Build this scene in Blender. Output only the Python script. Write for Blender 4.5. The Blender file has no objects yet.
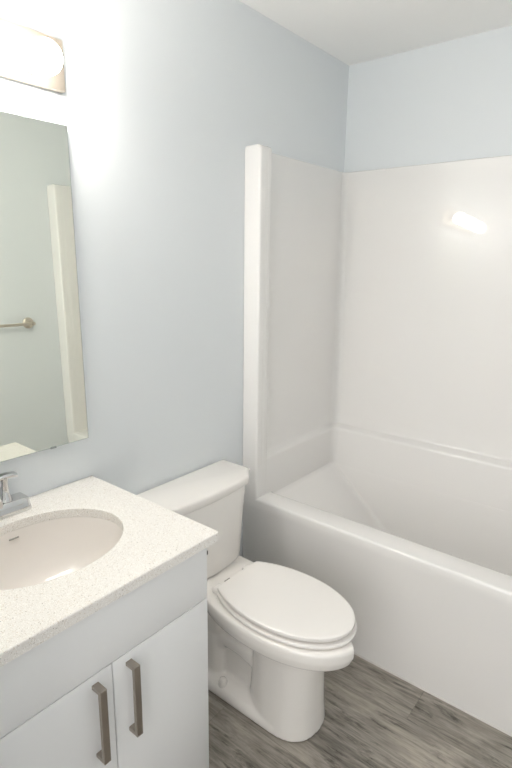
import bpy, bmesh, math
from mathutils import Vector, Matrix
C = bpy.context.scene.collection
S = bpy.context.scene
PI = math.pi
H = 2.44          # ceiling height
LB = -1.524       # front wall plane (opposite the mirror)
XL = -2.20        # left wall, with the doorway the camera looks through

# ------------------------------------------------------------ camera
cam = bpy.data.cameras.new('camera')
co = bpy.data.objects.new('camera', cam); C.objects.link(co)
d = Vector((0.75830642, 0.61127307, -0.22653168)); r = Vector((0.6297601, -0.77669276, 0.01227096)); u = Vector((0.16844461, 0.15196576, 0.9739265))
M = Matrix((r, u, -d)).transposed().to_4x4(); M.translation = (-2.4159521, -1.40424463, 1.52487208)
co.matrix_world = M
cam.sensor_fit = 'VERTICAL'; cam.sensor_height = 36.0; cam.lens = 36.0*522.7425/768
cam.clip_start = 0.01
S.camera = co

# ------------------------------------------------------------ light and exposure
w = bpy.data.worlds.new('world'); S.world = w; w.use_nodes = True
w.node_tree.nodes['Background'].inputs[0].default_value = (1.0, 0.98, 0.955, 1)
w.node_tree.nodes['Background'].inputs[1].default_value = 1.0
def area(name, loc, rot, sx, sy, power, col):
    l = bpy.data.lights.new(name, 'AREA'); l.shape = 'RECTANGLE'; l.size = sx; l.size_y = sy; l.energy = power; l.color = col
    o = bpy.data.objects.new(name, l); C.objects.link(o); o.location = loc; o.rotation_euler = rot
    return o
area('doorway_fill', (-3.5, -1.1, 1.45), (0, -PI/2, 0), 2.0, 1.6, 25, (1.0, 0.98, 0.955))  # added fill light behind the camera, shining in through the doorway
BULB = 70.0
S.view_settings.view_transform = 'Standard'; S.view_settings.look = 'None'
S.view_settings.exposure = 0.08; S.view_settings.gamma = 1.0; S.view_settings.use_curve_mapping = False
try:
    S.cycles.use_denoising = True
    S.cycles.max_bounces = 16; S.cycles.diffuse_bounces = 10; S.cycles.glossy_bounces = 8
except Exception: pass

# ------------------------------------------------------------ materials
def mat(name, col, rough=0.5, metal=0.0, spec=0.5, coat=0.0, emit=None):
    m = bpy.data.materials.new(name); m.use_nodes = True
    b = m.node_tree.nodes['Principled BSDF']
    b.inputs['Base Color'].default_value = (*col, 1); b.inputs['Roughness'].default_value = rough
    b.inputs['Metallic'].default_value = metal; b.inputs['Specular IOR Level'].default_value = spec
    b.inputs['Coat Weight'].default_value = coat; b.inputs['Coat Roughness'].default_value = 0.015
    if emit:
        b.inputs['Emission Color'].default_value = (*emit[0], 1); b.inputs['Emission Strength'].default_value = emit[1]
    return m
def nd(m, t, **kw):
    n = m.node_tree.nodes.new(t)
    for k, v in kw.items(): setattr(n, k, v)
    return n
def lk(m, a, b): m.node_tree.links.new(a, b)
def bump(m, scale, strength, dist=0.002):
    tc = nd(m, 'ShaderNodeTexCoord'); n = nd(m, 'ShaderNodeTexNoise'); b = nd(m, 'ShaderNodeBump')
    n.inputs['Scale'].default_value = scale; n.inputs['Detail'].default_value = 3
    b.inputs['Strength'].default_value = strength; b.inputs['Distance'].default_value = dist
    lk(m, tc.outputs['Object'], n.inputs['Vector']); lk(m, n.outputs['Fac'], b.inputs['Height'])
    lk(m, b.outputs['Normal'], m.node_tree.nodes['Principled BSDF'].inputs['Normal'])
    return m
PAINT = bump(mat('wall_paint', (0.728, 0.760, 0.782), 0.55, spec=0.3), 220, 0.10)
CEIL = bump(mat('ceiling_paint', (0.88, 0.88, 0.87), 0.8, spec=0.2), 120, 0.15)
TRIM = mat('white_trim', (0.82, 0.82, 0.81), 0.4)
ACRYL = mat('tub_acrylic', (0.80, 0.788, 0.775), 0.25, spec=0.1, coat=1.0)
CHINA = mat('vitreous_china', (0.83, 0.805, 0.775), 0.08, spec=0.5, coat=0.3)
SEATM = mat('seat_plastic', (0.84, 0.815, 0.79), 0.22)
SINKM = mat('sink_china', (0.74, 0.70, 0.665), 0.1, coat=0.3)
LAM = mat('white_laminate', (0.78, 0.785, 0.79), 0.35, spec=0.4)
DARK = mat('dark_gap', (0.05, 0.045, 0.04), 0.6)
CHROME = mat('chrome', (0.66, 0.66, 0.66), 0.06, 1.0)
NICKEL = mat('brushed_nickel', (0.40, 0.36, 0.315), 0.36, 1.0)
STEEL = mat('satin_steel', (0.66, 0.60, 0.52), 0.3, 1.0)
SATIN = mat('satin_nickel_plate', (0.64, 0.57, 0.49), 0.5, 1.0)
MIRR = mat('mirror_silver', (0.86, 0.88, 0.80), 0.0, 1.0)
MEDGE = mat('mirror_edge', (0.34, 0.42, 0.40), 0.2, 0.3)
CLIP = mat('clear_clip', (0.30, 0.33, 0.33), 0.2)
GLOBE = mat('lit_glass_globe', (1, 0.97, 0.92), 0.3, emit=((1.0, 0.95, 0.885), BULB))
INK = mat('grey_ink', (0.25, 0.24, 0.23), 0.5)
CAULK = mat('caulk', (0.60, 0.58, 0.56), 0.5)

QUARTZ = mat('speckled_quartz', (0.82, 0.8, 0.77), 0.22, coat=0.2)
def quartz(m):
    tc = nd(m, 'ShaderNodeTexCoord')
    base = nd(m, 'ShaderNodeRGB'); base.outputs[0].default_value = (0.765, 0.742, 0.71, 1)
    prev = base.outputs[0]
    for sc, th, col, sd in ((420, 0.20, (0.55, 0.50, 0.45, 1), 0), (230, 0.17, (0.66, 0.60, 0.53, 1), 3.3), (520, 0.24, (0.93, 0.91, 0.88, 1), 7.7), (150, 0.095, (0.40, 0.37, 0.34, 1), 5.1)):
        mp = nd(m, 'ShaderNodeMapping'); mp.inputs['Location'].default_value = (sd, sd*1.7, sd*.6)
        v = nd(m, 'ShaderNodeTexVoronoi'); v.inputs['Scale'].default_value = sc
        lk(m, tc.outputs['Object'], mp.inputs['Vector']); lk(m, mp.outputs['Vector'], v.inputs['Vector'])
        sep = nd(m, 'ShaderNodeSeparateColor'); lk(m, v.outputs['Color'], sep.inputs['Color'])
        sz = nd(m, 'ShaderNodeMath', operation='MULTIPLY'); sz.inputs[1].default_value = th*2.4   # grain size varies per cell
        pw = nd(m, 'ShaderNodeMath', operation='POWER'); pw.inputs[1].default_value = 2.0
        lk(m, sep.outputs[0], pw.inputs[0]); lk(m, pw.outputs[0], sz.inputs[0])
        lt = nd(m, 'ShaderNodeMath', operation='LESS_THAN'); lk(m, v.outputs['Distance'], lt.inputs[0]); lk(m, sz.outputs[0], lt.inputs[1])
        mx = nd(m, 'ShaderNodeMix', data_type='RGBA'); lk(m, lt.outputs[0], mx.inputs[0]); lk(m, prev, mx.inputs[6]); mx.inputs[7].default_value = col
        prev = mx.outputs[2]
    lk(m, prev, m.node_tree.nodes['Principled BSDF'].inputs['Base Color'])
quartz(QUARTZ)

FLOOR = mat('grey_wood_vinyl', (0.25, 0.23, 0.21), 0.42, spec=0.4)
def floor_mat(m):
    bs = m.node_tree.nodes['Principled BSDF']
    tc = nd(m, 'ShaderNodeTexCoord'); sx = nd(m, 'ShaderNodeSeparateXYZ'); lk(m, tc.outputs['Object'], sx.inputs[0])
    def mth(op, a, b=None):
        n = nd(m, 'ShaderNodeMath', operation=op)
        for i, v in enumerate((a, b)):
            if v is None: continue
            if isinstance(v, (int, float)): n.inputs[i].default_value = v
            else: lk(m, v, n.inputs[i])
        return n.outputs[0]
    W, L = 0.18, 1.22
    px = mth('DIVIDE', mth('ADD', sx.outputs[0], 10.10), W); pi = mth('FLOOR', px); pf = mth('FRACT', px)
    wn = nd(m, 'ShaderNodeTexWhiteNoise', noise_dimensions='1D'); lk(m, pi, wn.inputs['W'])
    py = mth('ADD', mth('DIVIDE', sx.outputs[1], L), mth('ADD', mth('MULTIPLY', wn.outputs['Value'], 7.0), 0.37)); yi = mth('FLOOR', py); yf = mth('FRACT', py)
    w2 = nd(m, 'ShaderNodeTexWhiteNoise', noise_dimensions='2D'); cb = nd(m, 'ShaderNodeCombineXYZ'); lk(m, pi, cb.inputs[0]); lk(m, yi, cb.inputs[1]); lk(m, cb.outputs[0], w2.inputs['Vector'])
    rnd = w2.outputs['Value']
    def grain(sxx, syy, sc, det, rough=0.6, dist=0.0):
        c2 = nd(m, 'ShaderNodeCombineXYZ')
        lk(m, mth('MULTIPLY', sx.outputs[0], sxx), c2.inputs[0]); lk(m, mth('ADD', mth('MULTIPLY', sx.outputs[1], syy), mth('MULTIPLY', rnd, 41.0)), c2.inputs[1]); lk(m, mth('MULTIPLY', rnd, 91.0), c2.inputs[2])
        n = nd(m, 'ShaderNodeTexNoise'); n.inputs['Scale'].default_value = sc; n.inputs['Detail'].default_value = det; n.inputs['Roughness'].default_value = rough; n.inputs['Distortion'].default_value = dist
        lk(m, c2.outputs[0], n.inputs['Vector']); return n.outputs['Fac']
    g1 = grain(60, 5.5, 1.0, 6, 0.65, 0.6); g2 = grain(14, 4.0, 1.0, 4, 0.6, 0.8); g3 = grain(190, 9.0, 1.0, 3)
    s = mth('ADD', mth('ADD', mth('MULTIPLY', g1, 0.42), mth('MULTIPLY', g2, 0.42)), mth('MULTIPLY', g3, 0.18))
    s = mth('ADD', s, mth('MULTIPLY', mth('SUBTRACT', rnd, 0.5), 0.05))
    g4 = grain(34, 7.0, 1.0, 6, 0.72, 0.5)
    s = mth('SUBTRACT', s, mth('MULTIPLY', mth('MAXIMUM', mth('SUBTRACT', g4, 0.55), 0.0), 1.0))
    cr = nd(m, 'ShaderNodeValToRGB'); e = cr.color_ramp.elements
    e[0].position = 0.35; e[0].color = (0.082, 0.073, 0.062, 1); e[1].position = 0.655; e[1].color = (0.47, 0.422, 0.36, 1)
    a = e.new(0.44); a.color = (0.20, 0.183, 0.160, 1); b = e.new(0.54); b.color = (0.33, 0.302, 0.264, 1)
    lk(m, s, cr.inputs[0])
    edge = mth('ADD', mth('LESS_THAN', pf, 0.010), mth('LESS_THAN', yf, 0.0016)); edge = mth('MINIMUM', edge, 1.0)
    mx = nd(m, 'ShaderNodeMix', data_type='RGBA'); lk(m, mth('MULTIPLY', edge, 0.35), mx.inputs[0]); lk(m, cr.outputs[0], mx.inputs[6]); mx.inputs[7].default_value = (0.06, 0.055, 0.05, 1)
    lk(m, mx.outputs[2], bs.inputs['Base Color'])
    bp = nd(m, 'ShaderNodeBump'); bp.inputs['Strength'].default_value = 0.12; bp.inputs['Distance'].default_value = 0.002; lk(m, s, bp.inputs['Height']); lk(m, bp.outputs[0], bs.inputs['Normal'])
floor_mat(FLOOR)

# ------------------------------------------------------------ mesh helpers
def obj(name, bm, m, parent=None, loc=(0, 0, 0), smooth=40):
    bmesh.ops.recalc_face_normals(bm, faces=bm.faces)
    me = bpy.data.meshes.new(name); bm.to_mesh(me); bm.free()
    o = bpy.data.objects.new(name, me); C.objects.link(o); me.materials.append(m)
    if smooth:
        for p in me.polygons: p.use_smooth = True
        try: me.set_sharp_from_angle(angle=math.radians(smooth))
        except Exception: pass
    if parent:
        o.parent = parent
        o.matrix_parent_inverse = Matrix.Translation(parent.matrix_basis.translation).inverted() if not parent.parent else parent.matrix_world.inverted()
        o.matrix_parent_inverse = world_inv(parent)
    o.location = loc
    return o
def world_inv(p):
    mw = Matrix.Identity(4)
    while p:
        mw = p.matrix_basis @ mw if not p.parent else p.matrix_parent_inverse @ p.matrix_basis @ mw
        p = p.parent
    return mw.inverted()
def thing(name, label, cat, loc):
    o = bpy.data.objects.new(name, None); C.objects.link(o); o.location = loc; o.empty_display_size = 0.05
    o['label'] = label; o['category'] = cat
    return o
def struct(name, bm, m, smooth=None):
    o = obj(name, bm, m, smooth=smooth); o['kind'] = 'structure'; return o
def box(x0, x1, y0, y1, z0, z1, bev=0.0, seg=2, bm=None):
    b2 = bmesh.new()
    bmesh.ops.create_cube(b2, size=1)
    for v in b2.verts: v.co = ((x0+x1)/2+v.co.x*(x1-x0), (y0+y1)/2+v.co.y*(y1-y0), (z0+z1)/2+v.co.z*(z1-z0))
    if bev: bmesh.ops.bevel(b2, geom=b2.edges[:], offset=bev, segments=seg, profile=0.5, affect='EDGES')
    if bm is None: return b2
    me = bpy.data.meshes.new('t'); b2.to_mesh(me); b2.free(); bm.from_mesh(me); bpy.data.meshes.remove(me)
    return bm
def loft(loops, closed=True, cap0=True, cap1=True, bm=None):
    bm = bm or bmesh.new(); R = [[bm.verts.new(p) for p in l] for l in loops]; n = len(R[0])
    for a, b in zip(R, R[1:]):
        for i in range(n if closed else n-1):
            j = (i+1) % n
            bm.faces.new((a[i], a[j], b[j], b[i]))
    if cap0: bm.faces.new(R[0][::-1])
    if cap1: bm.faces.new(R[-1])
    return bm
def rrect(x0, x1, y0, y1, rad, z, n=8):
    rs = rad if isinstance(rad, (list, tuple)) else [rad]*4
    pts = []
    for (cx, cy, a0, q) in ((x1, y1, 0, rs[0]), (x0, y1, 90, rs[1]), (x0, y0, 180, rs[2]), (x1, y0, 270, rs[3])):
        ccx = cx-q if cx == x1 else cx+q; ccy = cy-q if cy == y1 else cy+q
        for k in range(n+1):
            a = math.radians(a0+90*k/n); pts.append((ccx+q*math.cos(a), ccy+q*math.sin(a), z))
    return pts
def tube(pts, rad, n=16, bm=None, cap=True):
    pts = [Vector(p) for p in pts]; loops = []; prev = None
    rr = rad if isinstance(rad, (list, tuple)) else [rad]*len(pts)
    for i, p in enumerate(pts):
        t = (pts[min(i+1, len(pts)-1)]-pts[max(i-1, 0)]).normalized()
        if prev is None:
            a = t.cross(Vector((0, 0, 1)));  a = a if a.length > 1e-3 else t.cross(Vector((1, 0, 0)))
        else: a = prev - t*prev.dot(t)
        a.normalize(); prev = a; b = t.cross(a)
        loops.append([tuple(p+(a*math.cos(2*PI*k/n)+b*math.sin(2*PI*k/n))*rr[i]) for k in range(n)])
    return loft(loops, True, cap, cap, bm)
def oval(cx, hw, yf, yb, z, n=48, e=2.0, ycf=None):
    """closed outline, half width hw; yf = front tip (most negative y), yb = back"""
    yc = ycf if ycf is not None else (yf+yb)/2
    pts = []
    for k in range(n):
        a = 2*PI*k/n; c, s = math.cos(a), math.sin(a)
        X = math.copysign(abs(c)**(2/e), c)*hw
        Y = math.copysign(abs(s)**(2/e), s)
        pts.append((cx+X, yc+(Y*(yb-yc) if Y > 0 else Y*(yc-yf)), z))
    return pts

# ------------------------------------------------------------ room shell
T = 0.11
struct('floor', box(XL-1.2, T, LB-T, T, -0.05, 0), FLOOR)
struct('ceiling', box(XL-T, T, LB-T, T, H, H+0.1), CEIL)
struct('wall_back', box(XL-T, T, 0, T, 0, H), PAINT)
struct('wall_right', box(0, T, LB, 0, 0, H), PAINT)
struct('wall_front', box(XL-T, T, LB-T, LB, 0, H), PAINT)
bm = bmesh.new()
D0, D1, DH = -1.50, -0.72, 2.05      # doorway the photograph is taken through
box(XL-T, XL, D1, 0, 0, H, bm=bm); box(XL-T, XL, D0, D1, DH, H, bm=bm); box(XL-T, XL, LB, D0, 0, H, bm=bm)
struct('wall_left', bm, PAINT)
bm = bmesh.new()
box(XL, XL+0.014, D1, D1+0.06, 0, DH+0.06, 0.003, bm=bm); box(XL, XL+0.014, D0, D1, DH, DH+0.06, 0.003, bm=bm)
struct('trim_1', bm, TRIM)
struct('baseboard_back', box(-1.531, -0.768, -0.014, -0.0005, 0.0005, 0.09, 0.003), TRIM)
struct('baseboard_front', box(XL+0.02, -0.768, LB+0.0005, LB+0.014, 0.0005, 0.09, 0.003), TRIM)

# ------------------------------------------------------------ bathtub and surround
XA = -0.7617; ZR = 0.514; ZS = 1.9617
tub = thing('bathtub_shower_unit', 'glossy white one-piece bathtub with tall moulded surround panels', 'bathtub', ((XA)/2, LB/2, 0))
e = 0.0015
YN = LB+e     # near end of the unit, against the front wall
n = 8
def ring(x0, x1, y0, y1, rad, z): return rrect(x0, x1, y0, y1, rad, z, n)
FX, EY = -0.112, -0.079      # inner faces of far wall and end wall above the basin
loops = [ring(XA+0.004, -e, YN, -e, 0.001, 0.0015), ring(XA+0.004, -e, YN, -e, 0.001, 0.452),
         ring(XA+0.001, -e, YN, -e, 0.001, 0.466), ring(XA, -e, YN, -e, 0.001, 0.503), ring(XA+0.0015, -e, YN, -e, 0.001, 0.509),
         ring(XA+0.0045, -e, YN, -e, 0.001, 0.5125), ring(XA+0.010, -e, YN, -e, 0.001, ZR),
         ring(-0.664, FX+0.012, LB-EY-0.012, EY+0.012, [0.03, 0.02, 0.02, 0.03], ZR), ring(-0.656, FX+0.004, LB-EY-0.002, EY+0.002, [0.03, 0.02, 0.02, 0.03], ZR-0.003),
         ring(-0.651, FX-0.0080, LB-EY-0.0004, EY+0.0004, [0.03, 0.02, 0.02, 0.03], ZR-0.010),
         ring(-0.649, FX-0.0097, -1.443, -0.081, [0.03, 0.03, 0.03, 0.03], 0.494),
         ring(-0.648, FX-0.0103, -1.430, -0.098, [0.03, 0.03, 0.03, 0.03], 0.481),
         ring(-0.640, FX-0.015, -1.405, -0.208, [0.03, 0.03, 0.03, 0.03], 0.385),
         ring(-0.632, FX-0.0205, -1.38, -0.340, [0.035, 0.035, 0.035, 0.035], 0.270),
         ring(-0.625, FX-0.030, -1.35, -0.455, [0.06, 0.06, 0.06, 0.06], 0.170),
         ring(-0.605, FX-0.048, -1.32, -0.515, [0.06, 0.06, 0.06, 0.06], 0.132),
         ring(-0.570, FX-0.080, -1.28, -0.58, [0.06, 0.06, 0.06, 0.06], 0.120)]
obj('tub', loft(loops), ACRYL, tub, smooth=50)
# three-sided surround swept along the walls; profile = (offset from far wall, offset from end walls, z, corner radius)
prof = [(e, e, ZS-0.004, 0.02), (0.006, 0.006, ZS, 0.022), (0.012, 0.011, ZS-0.004, 0.025), (0.033, 0.028, 1.5, 0.032), (0.052, 0.041, 1.1, 0.042), (0.066, 0.051, 0.76, 0.05),
        (0.0695, 0.0535, 0.712, 0.05), (0.0725, 0.056, 0.704, 0.048), (0.079, 0.060, 0.700, 0.046), (0.104, 0.0735, 0.690, 0.04), (0.1095, 0.0775, 0.686, 0.036), (0.1125, 0.0790, 0.679, 0.033), (0.1132, 0.0792, 0.672, 0.033), (0.1215, 0.080, 0.494, 0.03)]
XC = XA+0.066       # panel ends tucked behind the front columns
loops = []
for ox, oy, z, rad in prof:
    l = [(XC, -oy, z)]
    for k in range(n+1):
        a = PI/2*(1-k/n); l.append((-ox-rad+rad*math.cos(a), -oy-rad+rad*math.sin(a), z))
    for k in range(n+1):
        a = -PI/2*k/n; l.append((-ox-rad+rad*math.cos(a), LB+oy+rad+rad*math.sin(a), z))
    l.append((XC, LB+oy, z)); loops.append(l)
obj('surround_panel', loft(loops, False, False, False), ACRYL, tub, smooth=50)
def column(y0, s):
    # rounded-corner post; s = -1 stands out toward -y from the back wall, +1 from the front wall
    def lp(ins, z, dd=0):
        W, D, q = (0.071 if s < 0 else 0.115), 0.0785, 0.010
        pts = [(XA+W-ins, y0)]
        for a0, cx, cy in ((0, W-0.004, D-0.004), (90, q, D-q)):
            qq = 0.004 if a0 == 0 else q
            for k in range(7):
                a = math.radians(a0+15*k); pts.append((XA+cx+(qq-ins*0.6)*math.cos(a), y0+s*(cy-dd+(qq-ins*0.6)*math.sin(a))))
        pts.append((XA+ins, y0))
        return [(x, y, z) for x, y in pts]
    bm = loft([lp(0, ZR-0.02), lp(0, 1.944), lp(0.001, 1.952), lp(0.004, 1.958, 0.003), lp(0.008, ZS, 0.01)], True, False, True)
    return bm
for y0, s in ((-e, -1), (LB+e, 1)):
    c = obj('front_column', column(y0, s), ACRYL, tub, smooth=35)
    bmg = bmesh.new()      # two fine moulded ribs on the inner face
    yy = y0+s*0.0783
    for xx in (0.030, 0.052): tube([(XA+xx, yy, 0.66), (XA+xx, yy, 1.94)], 0.0012, 8, bmg)
    obj('moulded_rib', bmg, ACRYL, c)
obj('caulk_bead', loft([[(XA+0.0035, y, 0.0012), (XA-0.001, y, 0.0012), (XA+0.001, y, 0.005), (XA+0.0035, y, 0.007)] for y in (YN+0.02, -0.016)]), CAULK, tub)
bm = tube([(-0.36, -1.22, 0.1215), (-0.36, -1.22, 0.1245)], 0.035, 32); obj('drain', bm, CHROME, tub)

# ------------------------------------------------------------ toilet
TX = -1.145     # tank axis
BX = -1.153     # bowl axis
toilet = thing('toilet', 'white two-piece toilet with closed lid between vanity and bathtub', 'toilet', (TX, -0.42, 0))
bm = bmesh.new()
PX = BX-0.002
ov_ = lambda hw, yf, yb, z, e=2.0: oval(BX, hw, yf, yb, z, 64, e, -0.50)
loft([oval(BX, 0.095, -0.672, -0.36, 0.285, e=2.2, ycf=-0.53), oval(BX, 0.105, -0.690, -0.33, 0.312, e=2.2, ycf=-0.53), ov_(0.140, -0.750, -0.24, 0.325, 2.1), ov_(0.158, -0.775, -0.20, 0.330, 2.1), ov_(0.165, -0.787, -0.185, 0.338, 2.15),
      ov_(0.171, -0.798, -0.17, 0.365, 2.15), ov_(0.172, -0.799, -0.165, 0.388, 2.15), ov_(0.1705, -0.797, -0.165, 0.398, 2.15), ov_(0.166, -0.790, -0.17, 0.402, 2.15)], bm=bm)
loft([oval(PX, 0.112, -0.676, -0.40, 0.001, e=2.35, ycf=-0.56), oval(PX, 0.111, -0.674, -0.40, 0.02, e=2.35, ycf=-0.56), oval(PX, 0.106, -0.670, -0.41, 0.08, e=2.35, ycf=-0.56), oval(PX, 0.100, -0.667, -0.42, 0.18, e=2.5, ycf=-0.55), oval(PX, 0.098, -0.667, -0.42, 0.27, e=2.4, ycf=-0.55), oval(PX, 0.102, -0.682, -0.41, 0.318, e=2.3, ycf=-0.55)], bm=bm)
loft([rrect(PX-0.114, TX+0.114, -0.60, -0.17, 0.05, z) for z in (0.001, 0.028)] + [rrect(PX-0.105, TX+0.105, -0.60, -0.18, 0.05, 0.042), rrect(PX-0.070, TX+0.070, -0.60, -0.20, 0.04, 0.058)], bm=bm)
loft([rrect(TX-0.060, TX+0.060, -0.50, -0.20, 0.05, 0.03), rrect(TX-0.058, TX+0.058, -0.50, -0.20, 0.05, 0.20), rrect(TX-0.065, TX+0.065, -0.50, -0.16, 0.05, 0.30), rrect(TX-0.10, TX+0.10, -0.48, -0.09, 0.05, 0.345)], bm=bm)
loft([rrect(BX-0.082, BX+0.082, -0.30, -0.10, 0.04, z) for z in (0.03, 0.22)] + [rrect(BX-0.11, BX+0.11, -0.34, -0.09, 0.05, 0.345)], bm=bm)
# trapway bulge along the side
for s in (-1, 1):
    tube([(TX+s*0.030, -0.46, 0.17), (TX+s*0.036, -0.38, 0.20), (TX+s*0.040, -0.30, 0.205), (TX+s*0.040, -0.245, 0.15), (TX+s*0.04, -0.23, 0.06)], 0.045, 14, bm)
loft([rrect(TX-0.120, TX+0.120, -0.42, -0.075, 0.04, 0.325), rrect(TX-0.135, TX+0.135, -0.40, -0.055, 0.04, 0.345), rrect(TX-0.143, TX+0.143, -0.40, -0.045, 0.04, 0.37), rrect(TX-0.143, TX+0.143, -0.38, -0.045, 0.04, 0.392), rrect(TX-0.135, TX+0.135, -0.37, -0.052, 0.04, 0.400)], bm=bm)
bowl = obj('bowl', bm, CHINA, toilet, smooth=None)
for p in bowl.data.polygons: p.use_smooth = True
md = bowl.modifiers.new('blend', 'REMESH'); md.mode = 'VOXEL'; md.voxel_size = 0.005; md.use_smooth_shade = True
md = bowl.modifiers.new('soften', 'SMOOTH'); md.factor = 0.5; md.iterations = 5
for s in (-1, 1):
    obj('bolt_cap', loft([oval(TX+s*0.094-0.006, q, -0.325-q, -0.325+q, z, 24) for z, q in ((0.035, 0.0165), (0.056, 0.0160), (0.066, 0.0125), (0.070, 0.006))]), CHINA, toilet, smooth=60)
# seat and lid outline: an ellipse cut straight across at the hinge
SXc = BX-0.001
def seat_outline(hw, tip, back, z, yc=-0.525, n=60, sb=0.285, q=0.012):
    sb = sb*min(1.0, hw/0.156); sf = yc-tip
    a0 = math.asin(min(0.999, (back-yc)/sb)); pts = []
    for i in range(n+1):
        a = PI-a0+(PI+2*a0)*i/n
        c, s = math.cos(a), math.sin(a)
        pts.append((SXc+hw*(math.copysign(abs(c)**1.0, c)), yc+(s*sb if s > 0 else s*sf), z))
    xb = pts[-1][0]-SXc        # back edge, soft corners
    for i in range(1, 12):
        t = i/12; pts.append((SXc+xb*(1-2*t), back+0.004*math.sin(PI*t)**0.5, z))
    return pts
o_ = seat_outline
obj('seat', loft([o_(0.154, -0.770, -0.318, 0.404), o_(0.160, -0.776, -0.314, 0.407), o_(0.162, -0.778, -0.313, 0.414), o_(0.160, -0.776, -0.315, 0.4185), o_(0.150, -0.764, -0.322, 0.4205)]), SEATM, toilet, smooth=35)
obj('lid', loft([o_(0.147, -0.758, -0.323, 0.4265), o_(0.156, -0.769, -0.316, 0.4280), o_(0.158, -0.771, -0.314, 0.4335), o_(0.157, -0.770, -0.315, 0.4395), o_(0.154, -0.767, -0.317, 0.4420), o_(0.148, -0.760, -0.322, 0.4430), o_(0.08, -0.66, -0.41, 0.4455)]), SEATM, toilet, smooth=35)
for s in (-1, 1):
    obj('hinge', box(BX+s*0.080-0.020, BX+s*0.080+0.020, -0.330, -0.278, 0.399, 0.4225, 0.008, 3), SEATM, toilet)
bm = bmesh.new(); box(BX-0.024, BX+0.004, -0.273, -0.269, 0.4008, 0.4026, bm=bm); lm = obj('logo_mark', bm, INK, toilet); lm['label'] = 'small grey printed logo'
# tank: tapered, corners cut and front slightly bowed
def tank_loop(hw, yf, yb, z, ch=0.055, bow=0.014, cd=0.045, n=12):
    P = [(hw-0.004, yb), (hw, yb-0.004), (hw, yf+cd+0.012), (hw-0.003, yf+cd), (hw-ch+0.004, yf+0.006)]
    pts = [(TX+x, y, z) for x, y in P]
    for i in range(n+1):
        t = 1-2*i/n; pts.append((TX+t*(hw-ch-0.006), yf-bow*(1-t*t), z))
    return pts + [(TX-x, y, z) for x, y in reversed(P)]
obj('tank', loft([tank_loop(0.174, -0.200, -0.05, 0.4025), tank_loop(0.179, -0.206, -0.04, 0.4055), tank_loop(0.182, -0.208, -0.036, 0.414), tank_loop(0.228, -0.191, -0.030, 0.687, 0.05)]), CHINA, toilet, smooth=28)
obj('tank_lid', loft([tank_loop(0.242, -0.197, -0.010, 0.6875, 0.06), tank_loop(0.248, -0.201, -0.007, 0.691, 0.06), tank_loop(0.249, -0.202, -0.006, 0.715, 0.06), tank_loop(0.245, -0.198, -0.010, 0.7215, 0.06), tank_loop(0.238, -0.191, -0.016, 0.7240, 0.06)]), CHINA, toilet, smooth=50)
bm = tube([(TX-0.188, -0.115, 0.645), (TX-0.212, -0.115, 0.645)], 0.012, 16); fl = obj('flush_lever', bm, CHROME, toilet); 
obj('handle', box(TX-0.220, TX-0.211, -0.165, -0.106, 0.638, 0.650, 0.003), CHROME, fl)

# ------------------------------------------------------------ vanity
VX0, VX1 = -2.142, -1.533; VM = (VX0+VX1)/2; ZC = 0.8466; CT = 0.0255
ZB = ZC-CT
van = thing('vanity_cabinet', 'white flat-front vanity cabinet with two doors beside the toilet', 'cabinet', (VM, -0.27, 0))
bm = bmesh.new()
box(VX0, VX0+0.016, -0.514, -0.004, 0.001, ZB-0.0005, bm=bm); box(VX1-0.016, VX1, -0.514, -0.004, 0.001, ZB-0.0005, bm=bm)
box(VX0+0.016, VX1-0.016, -0.514, -0.004, 0.10, 0.116, bm=bm); box(VX0+0.016, VX1-0.016, -0.012, -0.004, 0.116, ZB-0.0005, bm=bm)
box(VX0+0.016, VX1-0.016, -0.514, -0.498, 0.62, 0.68, bm=bm); box(VX0+0.016, VX1-0.016, -0.45, -0.434, 0.001, 0.10, bm=bm)
obj('carcass', bm, LAM, van, smooth=None)
ZG = 0.649
df = obj('drawer_front', box(VX0, VX1, -0.535, -0.5155, ZG+0.0012, ZB-0.003, 0.0012), LAM, van)
for x0, x1, hx in ((VX0, VM-0.0016, VM-0.046), (VM+0.0016, VX1, VM+0.044)):
    dr = obj('door', box(x0, x1, -0.535, -0.5155, 0.06, ZG-0.0012, 0.0012), LAM, van)
    bm = bmesh.new(); Wd = 0.0085; zt, zb = 0.627, 0.437
    pr = [(-0.5345, zt), (-0.567, zt), (-0.567, zb), (-0.5345, zb), (-0.5345, zb+0.010), (-0.557, zb+0.010), (-0.557, zt-0.010), (-0.5345, zt-0.010)]
    a = [bm.verts.new((hx-Wd, y, z)) for y, z in pr]; b = [bm.verts.new((hx+Wd, y, z)) for y, z in pr]
    for i in range(8): bm.faces.new((a[i], a[(i+1) % 8], b[(i+1) % 8], b[i]))
    for q in ((0, 1, 6, 7), (1, 2, 5, 6), (2, 3, 4, 5)):
        bm.faces.new([a[k] for k in q]); bm.faces.new([b[k] for k in reversed(q)])
    bmesh.ops.recalc_face_normals(bm, faces=bm.faces)
    bmesh.ops.bevel(bm, geom=[ed for ed in bm.edges if ed.calc_face_angle(0) > 0.5], offset=0.0008, segments=1, affect='EDGES')
    h = obj('handle', bm, NICKEL, dr, smooth=None); h['label'] = 'brushed nickel square bar handle'
obj('bumper', box(VX1-0.001, VX1+0.004, -0.5352, -0.527, 0.776, 0.787, 0.001), DARK, van)['label'] = 'small dark bumper'

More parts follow.
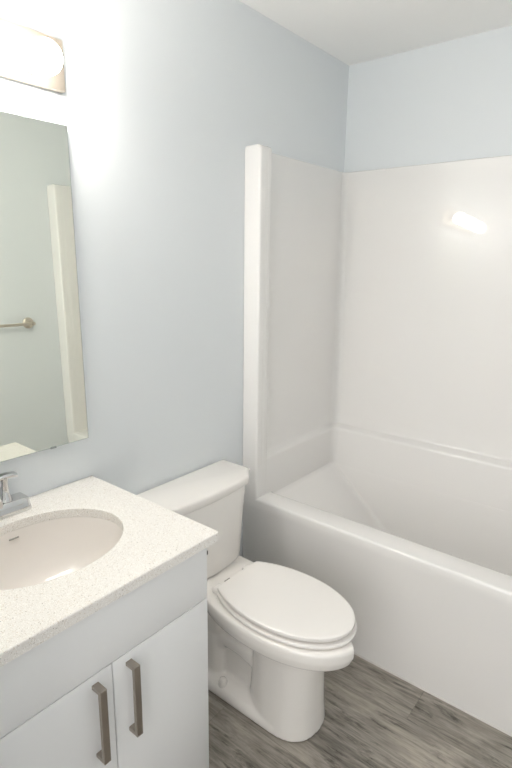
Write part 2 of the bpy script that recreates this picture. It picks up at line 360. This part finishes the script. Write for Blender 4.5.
# countertop with an oval cut-out
SX, SY, SA, SBb = -1.836, -0.274, 0.202, 0.164
KX0, KX1, KY0, KY1 = -2.168, -1.515, -0.563, -0.0015
def rl(ins, z, rad=0.008): return rrect(KX0+ins, KX1-ins, KY0+ins, KY1, [0.001, 0.001, max(0.001, rad-ins), max(0.001, rad-ins)], z, 4)
def dens(l):      # more points along the straight edges so the oval reads smooth
    out = []
    for i, p in enumerate(l):
        q = l[(i+1) % len(l)]; L = math.dist(p, q); m_ = max(1, int(L/0.016))
        for k in range(m_): out.append(tuple(p[j]+(q[j]-p[j])*k/m_ for j in range(3)))
    return out
base = dens(rl(0, 0))
def outer(ins, z):
    out = []
    for x, y, _ in base:
        xx = min(max(x, KX0+ins), KX1-ins); yy = max(y, KY0+ins); out.append((xx, yy, z))
    return out
def hole(k, z):
    out = []
    for x, y, _ in base:
        a = math.atan2((y-SY)/SBb, (x-SX)/SA); out.append((SX+(SA+k)*math.cos(a), SY+(SBb+k)*math.sin(a), z))
    return out
ct = obj('vanity_countertop', loft([hole(0, ZB), outer(0, ZB), outer(0, ZC-0.003), outer(0.001, ZC-0.0008), outer(0.003, ZC), hole(0.0025, ZC), hole(0.0006, ZC-0.0008), hole(0, ZC-0.003), hole(0, ZB)], True, False, False), QUARTZ, smooth=12)
ct['label'] = 'speckled white quartz countertop on the vanity cabinet'; ct['category'] = 'countertop'

sink = thing('sink', 'oval white undermount sink set into the speckled countertop', 'sink', (SX, SY, ZB-0.15))
def el(a, b, z, n=64, dy=0): return [(SX+a*math.cos(2*PI*k/n), SY+dy+b*math.sin(2*PI*k/n), z) for k in range(n)]
zt = ZB-0.0006
sk = lambda k, dz: el(SA*k, SBb*k, zt-dz)
obj('basin', loft([sk(1.06, 0.012), sk(1.065, 0), sk(0.998, 0), sk(0.994, 0.003), sk(0.945, 0.035), sk(0.865, 0.075), sk(0.74, 0.110), sk(0.55, 0.133), sk(0.30, 0.144), el(0.022, 0.022, zt-0.146),
      el(0.022, 0.022, zt-0.157), sk(0.34, 0.154), sk(0.60, 0.145), sk(0.79, 0.121), sk(0.915, 0.08), sk(0.995, 0.035), sk(1.06, 0.012)], True, False, False), SINKM, sink, smooth=60)
obj('drain', loft([el(q, q, z, 32) for q, z in ((0.024, zt-0.1455), (0.026, zt-0.1435), (0.020, zt-0.1405), (0.008, zt-0.1395))]), CHROME, sink)
ov = bmesh.new(); box(-0.0135, 0.0135, -0.002, 0.002, -0.0022, 0.0022, 0.0016, bm=ov)
o = obj('overflow_slot', ov, INK, sink, loc=(-1.836, SY+0.1575, zt-0.019)); o['label'] = 'dark overflow slot'

# faucet
FXc, FYc = -1.868, -0.050
fau = thing('faucet', 'chrome centre-set faucet with lever handles behind the oval sink', 'faucet', (FXc, FYc, ZC))
def fl_(hw, y0, y1, z, q): return rrect(FXc-hw, FXc+hw, y0, y1, q, z, 5)
z0 = ZC+0.0006
obj('base_plate', loft([fl_(0.110, -0.080, -0.020, z0, 0.014), fl_(0.111, -0.081, -0.019, z0+0.004, 0.014), fl_(0.109, -0.079, -0.021, z0+0.012, 0.012), fl_(0.105, -0.074, -0.025, z0+0.033, 0.008), fl_(0.102, -0.071, -0.027, z0+0.037, 0.007)]), CHROME, fau, smooth=30)
bm = loft([rrect(FXc-0.012*k, FXc+0.012*k, y-0.011, y+0.011, 0.005, z, 3) for k, y, z in ((1.3, -0.048, z0+0.036), (1.1, -0.052, z0+0.055), (1.0, -0.060, z0+0.070))])
loft([[(FXc+dx, y, z+dz) for dx, dz in ((0.011, 0.0), (0.009, 0.012), (-0.009, 0.012), (-0.011, 0.0), (-0.008, -0.008), (0.008, -0.008))] for y, z in ((-0.045, z0+0.066), (-0.085, z0+0.070), (-0.115, z0+0.066), (-0.122, z0+0.060))], bm=bm)
obj('spout', bm, CHROME, fau, smooth=35)
for s in (-1, 1):
    hx = FXc+s*0.051
    bm = tube([(hx, FYc, z0+0.036), (hx, FYc, z0+0.046), (hx, FYc, z0+0.060), (hx, FYc, z0+0.086), (hx, FYc, z0+0.103)], [0.017, 0.0145, 0.0105, 0.0095, 0.012], 24)
    hs = obj('handle', bm, CHROME, fau, smooth=60)
    lv = loft([[(hx+s*t, FYc+w_, zc_+h_) for w_, h_ in ((0.010, -0.006), (0.012, 0.000), (0.009, 0.005), (-0.009, 0.005), (-0.012, 0.000), (-0.010, -0.006))] for t, zc_ in ((-0.018, z0+0.106), (-0.012, z0+0.108), (0.010, z0+0.108), (0.028, z0+0.105), (0.033, z0+0.104))])
    obj('lever', lv, CHROME, hs, smooth=35)

# ------------------------------------------------------------ mirror
MTX, MTZ = -0.5, -0.5
MX1, MX0, MZ0, MZ1 = -1.532, -2.165, 0.983, 1.885
mir = thing('wall_mirror', 'frameless rectangular mirror hung on the wall above the sink', 'mirror', ((MX0+MX1)/2, 0, MZ0))
gl = bmesh.new(); box(MX0, MX1, -0.0055, -0.0012, MZ0, MZ1, bm=gl)
back = obj('mirror_edge', gl, MEDGE, mir, smooth=None)
gl = bmesh.new(); vs = [gl.verts.new(p) for p in ((MX0+0.001, -0.0058, MZ0+0.001), (MX1-0.001, -0.0058, MZ0+0.001), (MX1-0.001, -0.0058, MZ1-0.001), (MX0+0.001, -0.0058, MZ1-0.001))]; gl.faces.new(vs)
g = obj('mirror_glass', gl, MIRR, mir, smooth=None)
if g.data.polygons[0].normal.y > 0: g.data.flip_normals()
for xx in (MX1-0.118, MX0+0.118):
    obj('mirror_clip', box(xx-0.009, xx+0.009, -0.0075, -0.0012, MZ0-0.003, MZ0+0.003, 0.0008), CLIP, mir)
    obj('mirror_clip', box(xx-0.009, xx+0.009, -0.0075, -0.0012, MZ1-0.003, MZ1+0.003, 0.0008), CLIP, mir)

mir.location = ((MX0+MX1)/2, -0.0115, MZ0); mir.rotation_euler = (math.radians(MTX), 0, math.radians(MTZ))   # hangs a touch out of true

# ------------------------------------------------------------ vanity light
SZ0, SZ1 = 1.966, 2.092
vl = thing('vanity_light', 'satin nickel vanity light bar with glowing round bulbs above the mirror', 'wall light', (VM, 0, (SZ0+SZ1)/2))
obj('back_plate', box(-2.142, -1.535, -0.022, -0.0012, SZ0, SZ1, 0.003), SATIN, vl)
for k in range(4):
    gx = -1.630-0.138*k; gz = 2.012
    st = obj('socket', tube([(gx, -0.021, gz), (gx, -0.030, gz), (gx, -0.032, gz), (gx, -0.052, gz)], [0.028, 0.027, 0.021, 0.019], 24), SATIN, vl)
    bm = bmesh.new(); bmesh.ops.create_uvsphere(bm, u_segments=32, v_segments=16, radius=0.0410)
    bmesh.ops.translate(bm, verts=bm.verts, vec=(gx, -0.090, gz))
    gb = obj('bulb', bm, GLOBE, st, smooth=90); gb['label'] = 'glowing white globe bulb'

# ------------------------------------------------------------ towel bar on the opposite wall (seen in the mirror)
tb = thing('towel_bar', 'brushed nickel towel bar on the opposite wall, reflected in the mirror', 'towel rail', (-1.2, LB, 1.20))
for x in (-0.945, -1.505):
    p = obj('post', tube([(x, LB+0.0008, 1.2), (x, LB+0.008, 1.20), (x, LB+0.011, 1.20), (x, LB+0.014, 1.20), (x, LB+0.062, 1.20), (x, LB+0.072, 1.20)], [0.031, 0.031, 0.028, 0.011, 0.011, 0.010], 24), STEEL, tb, smooth=40)
obj('bar', tube([(-1.512, LB+0.06, 1.20), (-0.938, LB+0.06, 1.20)], 0.008, 20), STEEL, tb)
